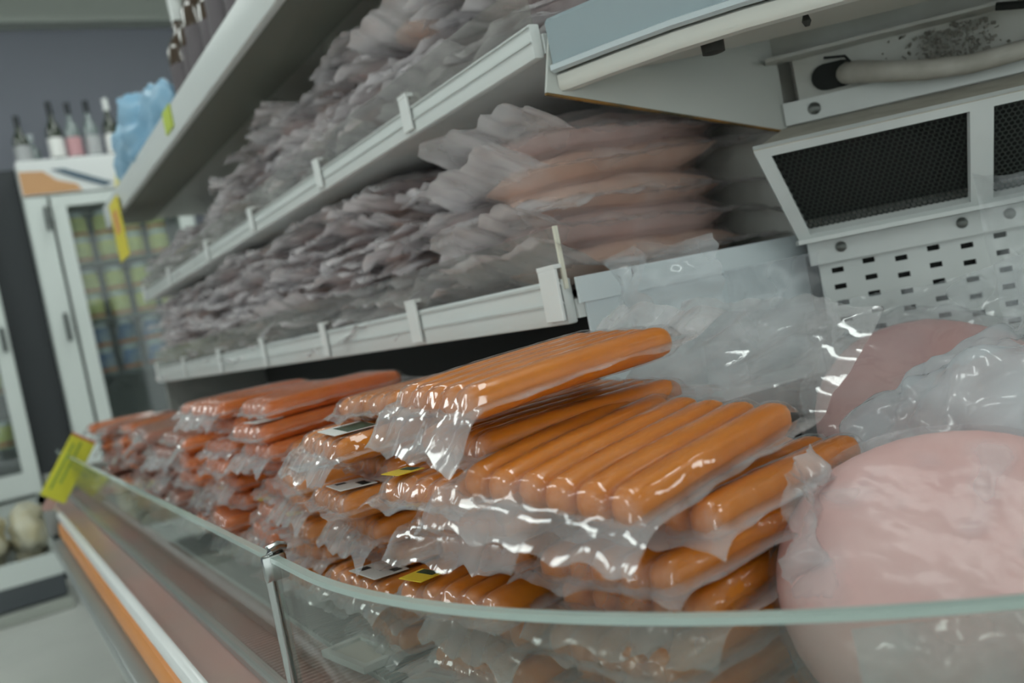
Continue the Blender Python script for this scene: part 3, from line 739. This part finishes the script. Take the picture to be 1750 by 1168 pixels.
# ------------------------------------------------------------------ price tag holder lying on the deck
ph = thing('price_tag_holder', 'square white plastic price tag holder lying on the deck behind the glass', 'tag holder', (.247, .787, DECK + .003), (0, 0, .12))
fb = B()
W2, H2 = .021, .040
fb.box(-W2, W2, -H2, -H2 + .007, 0, .006).box(-W2, W2, H2 - .007, H2, 0, .006).box(-W2, -W2 + .006, -H2 + .007, H2 - .007, 0, .006).box(W2 - .006, W2, -H2 + .007, H2 - .007, 0, .006)
fb.put('frame', RAILW, ph)
B().box(-W2 + .006, W2 - .006, -H2 + .007, H2 - .007, 0.0, .003).put('insert', mat('tag_insert', (0.62, 0.60, 0.54), 0.5), ph)
ph2 = thing('price_tag_holder', 'dark grey plastic plate lying on the deck under the curved glass', 'tag holder', (.262, .655, DECK + .003), (0, 0, .3))
B().box(-.016, .016, -.045, .045, 0, .004, bev=.0015).put('plate', mat('grey_plate', (0.10, 0.10, 0.10), 0.5), ph2)
B().box(-.010, .010, -.038, .038, .0042, .0050).put('insert', mat('pale_insert', (0.5, 0.5, 0.5), 0.5), ph2)

# ------------------------------------------------------------------ top shelf goods
def bottle(label, loc, r, h, glassm, capm, labm, group, neck=.36):
    t = thing('bottle', label, 'bottle', loc, group=group)
    hb_ = h * (1 - neck)
    B().lathe([(r * .9, 0), (r, .006), (r, hb_ * .86), (r * .8, hb_ * .96), (r * .36, hb_ * 1.12), (r * .32, h * .93)], 16).put('body', glassm, t, True)
    B().lathe([(r * .38, h * (1 - neck * .55)), (r * .40, h * .99), (r * .2, h)], 12).put('cap', capm, t, True)
    if labm: B().lathe([(r * 1.015, hb_ * .22), (r * 1.015, hb_ * .68)], 16).put('label', labm, t, True)
    return t
DGL = mat('dark_green_glass', (0.030, 0.040, 0.026), 0.12, coat=0.5); CGL = mat('greyish_clear_glass', (0.20, 0.24, 0.24), 0.1, coat=0.5)
BRG = mat('brown_bottle_glass', (0.07, 0.045, 0.03), 0.15, coat=0.5); BLK = mat('black_cap', (0.02, 0.025, 0.03), 0.4); WCAP = mat('white_foil_cap', (0.75, 0.77, 0.76), 0.35)
GREYL = mat('grey_label', (0.42, 0.43, 0.44), 0.6)
for i in range(9):
    bottle('dark brown bottle on the top shelf, %s of the row counted from the blue bag' % ORD[i], (.505 + .008 * (i % 2), 1.97 - i * .085, 1.3405), .034, .25 + .02 * ((i * 7) % 3), BRG, BLK if i % 3 else WCAP, mat('dusky_label', (0.13, 0.11, 0.12), 0.5), 'bottles on the top shelf')
BLUEB = mat('light_blue_plastic', (0.24, 0.46, 0.66), 0.35, var=(0.34, 0.56, 0.74), vscale=14)
def solid_bag(fn, nu, nv, seed, amp, f): 
    me = blob_film('wrapping', fn, nu, nv, seed, amp, .9, f, BLUEB); return me
bb_ = thing('blue_bag', 'light blue plastic bag bulging over the edge of the top shelf', 'bag', (.468, 2.36, 1.395), (0, 0, 0))
link('wrapping', solid_bag(ellip(None, .042, .38, .085), 30, 50, 1.5, .06, 9), bb_)
YG = mat('yellow_green_paper', (0.55, 0.66, 0.10), 0.5)
tag(B().box(.4265, .4292, 1.86, 1.93, 1.30, 1.344).put('price_tag', YG), 'small yellow-green price tag on the top shelf fascia', 'price tag')
YT = mat('yellow_sign_card', (0.78, 0.66, 0.06), 0.5)
t = thing('hanging_sign', 'yellow paper sign hanging at the far end of the top shelf', 'sign', (.425, 2.72, 1.19))
B().box(-.003, .0, -.10, .06, -.03, .13).put('card', YT, t); B().box(-.0042, -.0032, -.06, .02, .04, .10).put('orange_print', mat('orange_print', (0.75, 0.36, 0.12), 0.5), t)
t = thing('price_sign', 'tilted yellow price sign clipped on the far end of the counter ledge', 'sign', (.112, 2.5, .585), (math.radians(-12), math.radians(38), 0))
B().box(-.030, .030, 0, .003, .01, .175).put('card', mat('yellow_green_card', (0.70, 0.68, 0.05), 0.5), t)
B().box(-.018, -.012, -.001, -.0002, .03, .15).box(-.004, .002, -.001, -.0002, .05, .16).put('green_print', mat('green_print', (0.30, 0.42, 0.06), 0.5), t)
B().box(-.030, .030, -.0012, -.0002, .168, .175).put('red_edge', mat('red_edge_print', (0.6, 0.18, 0.08), 0.5), t)
B().box(-.012, .012, .0035, .007, -.02, .05).put('clip', mat('pink_clip', (0.55, 0.34, 0.30), 0.4), t)

# ------------------------------------------------------------------ upright drinks coolers at the end of the aisle
FRIDGE = mat('fridge_white', (0.70, 0.75, 0.73), 0.4)
FGL = film('cooler_glass', tint=(0.86, 0.90, 0.89), milk=0.07, col=(0.55, 0.62, 0.62), gloss=1.0, rough=0.04, bump=0.0, use_attr=False)
def cooler(label, x0, x1, door_x0, door_x1, y0=4.75, z1=1.90, handles=()):
    t = thing('drinks_cooler', label, 'cooler', ((x0 + x1) / 2, y0 + .3, 0))
    P(B().box(x0, x0 + .03, y0, y0 + .6, .12, 1.72).box(x1 - .03, x1, y0, y0 + .6, .12, 1.72).box(x0, x1, y0 + .56, y0 + .6, .12, 1.72).box(x0, x1, y0, y0 + .6, .10, .40).box(x0, x1, y0, y0 + .6, 1.72, 1.735), 'body', FRIDGE, t)
    P(B().box(x0, x1, y0 + .02, y0 + .58, 0, .10), 'plinth', mat('dark_plinth', (0.06, 0.065, 0.07), 0.5), t)
    hd = P(B().box(x0, x1, y0 - .03, y0 + .6, 1.737, z1, bev=.006), 'header', mat('header_white', (0.78, 0.80, 0.80), 0.4), t)
    if door_x0 > x0 + .06: P(B().box(x0 + .002, door_x0 - .012, y0 - .03, y0 - .001, .42, 1.73, bev=.006), 'side_stile', FRIDGE, t)
    d = P(B().box(door_x0, door_x0 + .06, y0 - .04, y0 - .001, .42, 1.725).box(door_x1 - .06, door_x1, y0 - .04, y0 - .001, .42, 1.725).box(door_x0 + .06, door_x1 - .06, y0 - .04, y0 - .001, .42, .52).box(door_x0 + .06, door_x1 - .06, y0 - .04, y0 - .001, 1.675, 1.725), 'door', FRIDGE, t)
    q = B().box(door_x0 + .06, door_x1 - .06, y0 - .025, y0 - .019, .52, 1.675).put('pane', FGL, d)
    pass
    P(B().box(x0 + .031, x1 - .031, y0 + .50, y0 + .555, .41, 1.71), 'back_liner', mat('cooler_liner', (0.10, 0.12, 0.11), 0.6), t)
    for z in (.64, .88, 1.142, 1.412):
        P(B().box(x0 + .032, x1 - .032, y0 + .02, y0 + .5, z - .012, z), 'shelf', mat('cooler_shelf', (0.10, 0.11, 0.11), 0.5), t)
    for hx, hz0, hz1 in handles:
        P(B().box(hx - .008, hx + .008, y0 - .062, y0 - .041, hz0, hz1, bev=.003), 'handle', mat('dark_handle', (0.05, 0.06, 0.06), 0.4), t)
    return t, hd
c1, hd = cooler('white upright cooler with glass door and bottles standing on top', .366, 1.10, .475, 1.08, handles=[(.446, 1.57, 1.68), (.432, 1.06, 1.19)])
def flat(parent, poly, y_, m, name):
    bm = bmesh.new(); bm.faces.new([bm.verts.new((x_, y_, z_)) for x_, z_ in poly]); bm.faces.new([bm.verts.new((x_, y_ + .001, z_)) for x_, z_ in poly][::-1])
    me = bpy.data.meshes.new(name); bm.to_mesh(me); bm.free(); return link(name, me, parent, m)
flat(hd, [(.37, 1.742), (.62, 1.742), (.60, 1.775), (.52, 1.80), (.47, 1.845), (.37, 1.85)], 4.7175, mat('orange_brown_print', (0.62, 0.34, 0.16), 0.5), 'orange_print')
flat(hd, [(.50, 1.85), (.56, 1.85), (.76, 1.765), (.72, 1.75), (.60, 1.80)], 4.7165, mat('slate_print', (0.10, 0.15, 0.20), 0.5), 'slate_swoosh')
flat(hd, [(.76, 1.742), (.86, 1.742), (.87, 1.89), (.80, 1.89)], 4.7165, mat('pale_yellow_print', (0.70, 0.64, 0.24), 0.5), 'yellow_print')
c0, hd0 = cooler('white upright cooler cut off by the left edge of the picture', -.55, .195, -.50, .19, handles=[(.213 - .045, 1.06, 1.17)])
tag(B().box(.197, .364, 4.80, 5.30, 0, 1.88).put('dark_gap_filler', mat('dark_gap', (0.035, 0.04, 0.045), 0.6)), 'added dark panel standing in for the dark gap between the two white coolers', 'panel')  # added sheet; its near-black colour stands for the dark gap
JY = mat('yellow_jar_label', (0.72, 0.68, 0.22), 0.4, var=(0.58, 0.60, 0.18), vscale=30); JB = mat('blue_jar_label', (0.08, 0.16, 0.36), 0.4, var=(0.5, 0.5, 0.45), vscale=16)
LID = mat('pale_lid', (0.55, 0.60, 0.62), 0.35, metal=0.3); JR = mat('red_band', (0.50, 0.16, 0.05), 0.5)
def jar(label, loc, m, group):
    t = thing('jar', label, 'jar', loc, group=group)
    B().lathe([(.044, 0), (.047, .005), (.047, .092), (.042, .100)], 16).put('body', m, t, True)
    B().lathe([(.0475, .008), (.0475, .026)], 16).put('band', JR, t, True)
    B().lathe([(.043, .1005), (.043, .118), (.040, .121)], 16).put('lid', LID, t, True)
rows = [(1.4125, 'top shelf, lower layer'), (1.5340, 'top shelf, upper layer'), (1.1425, 'second shelf, lower layer'), (1.2640, 'second shelf, upper layer'), (.8805, 'third shelf, lower layer'), (1.002, 'third shelf, upper layer')]
for ri, (z, nm) in enumerate(rows):
    for k in range(4):
        jar('%s jar, %s from the hinge side, cooler %s' % ('blue' if ri > 3 else 'yellow', ORD[k], nm), (.575 + .118 * k, 4.84, z), JB if ri > 3 else JY, 'jars in the drinks cooler')
for k, z in ((0, .6405), (0, .8805), (0, 1.1425)):
    for j in range(2): jar('yellow jar behind the left cooler glass, %s place, %s' % (ORD[j], {.6405: 'low shelf', .8805: 'middle shelf', 1.1425: 'high shelf'}[z]), (.085 - .12 * j, 4.84, z), JY, 'jars in the left cooler')
for i, (x, h, g_, c_, nm) in enumerate([(.425, .26, DGL, BLK, 'lone dark bottle at the left end of the cooler top'), (.575, .32, DGL, BLK, 'dark bottle with black cap, left of the middle three on the cooler'), (.655, .31, CGL, BLK, 'clear bottle with black cap, second of the middle three on the cooler'),
                        (.74, .315, CGL, BLK, 'clear bottle with black cap, third of the middle three on the cooler'), (.832, .32, DGL, WCAP, 'white-capped green bottle, left of three on the cooler'), (.915, .32, DGL, WCAP, 'white-capped green bottle, middle of three on the cooler'), (.99, .32, DGL, WCAP, 'white-capped green bottle nearest the top shelf')]):
    bottle(nm, (x, 4.93, 1.9005), .036, h, g_, c_, [GREYL, PAPER, mat('pink_label', (0.55, 0.30, 0.32), 0.5)][i % 3], 'bottles on the drinks cooler')
bottle('short clear bottle beside the lone dark bottle on the cooler', (.475, 5.02, 1.9005), .036, .19, CGL, LID, None, 'bottles on the drinks cooler')
# low floor bin with pale bags in front of the coolers
bi = thing('floor_bin', 'low white floor bin with dark base holding pale bags', 'bin', (-.05, 4.35, 0))
B().box(-.42, .23, -.24, .24, .05, .14, bev=.01).put('base', mat('bin_dark', (0.07, 0.08, 0.09), 0.5), bi)
B().box(-.43, .24, -.25, .25, 0, .048, bev=.006).put('skirt', mat('bin_skirt', (0.40, 0.42, 0.38), 0.5), bi)
B().box(-.42, .23, -.24, -.215, .142, .23).box(-.42, .23, .215, .24, .142, .23).box(-.42, -.395, -.215, .215, .142, .23).box(.205, .23, -.215, .215, .142, .23).put('rim', FRIDGE, bi)
CREAMB = mat('cream_bag', (0.62, 0.60, 0.48), 0.5, var=(0.50, 0.44, 0.26), vscale=12)
for i, (x, y_, rx) in enumerate([(-.28, 4.30, .12), (-.07, 4.32, .09), (.09, 4.34, .065)]):
    t = thing('goods_bag', 'pale cream bag in the floor bin, %s from the left' % ORD[i], 'bag', (x, y_, .30), group='bags in the floor bin')
    link('wrapping', blob_film('wrapping', ellip(None, rx, .16, .13), 24, 32, 2.0 + i, .06, .9, 9, CREAMB), t)
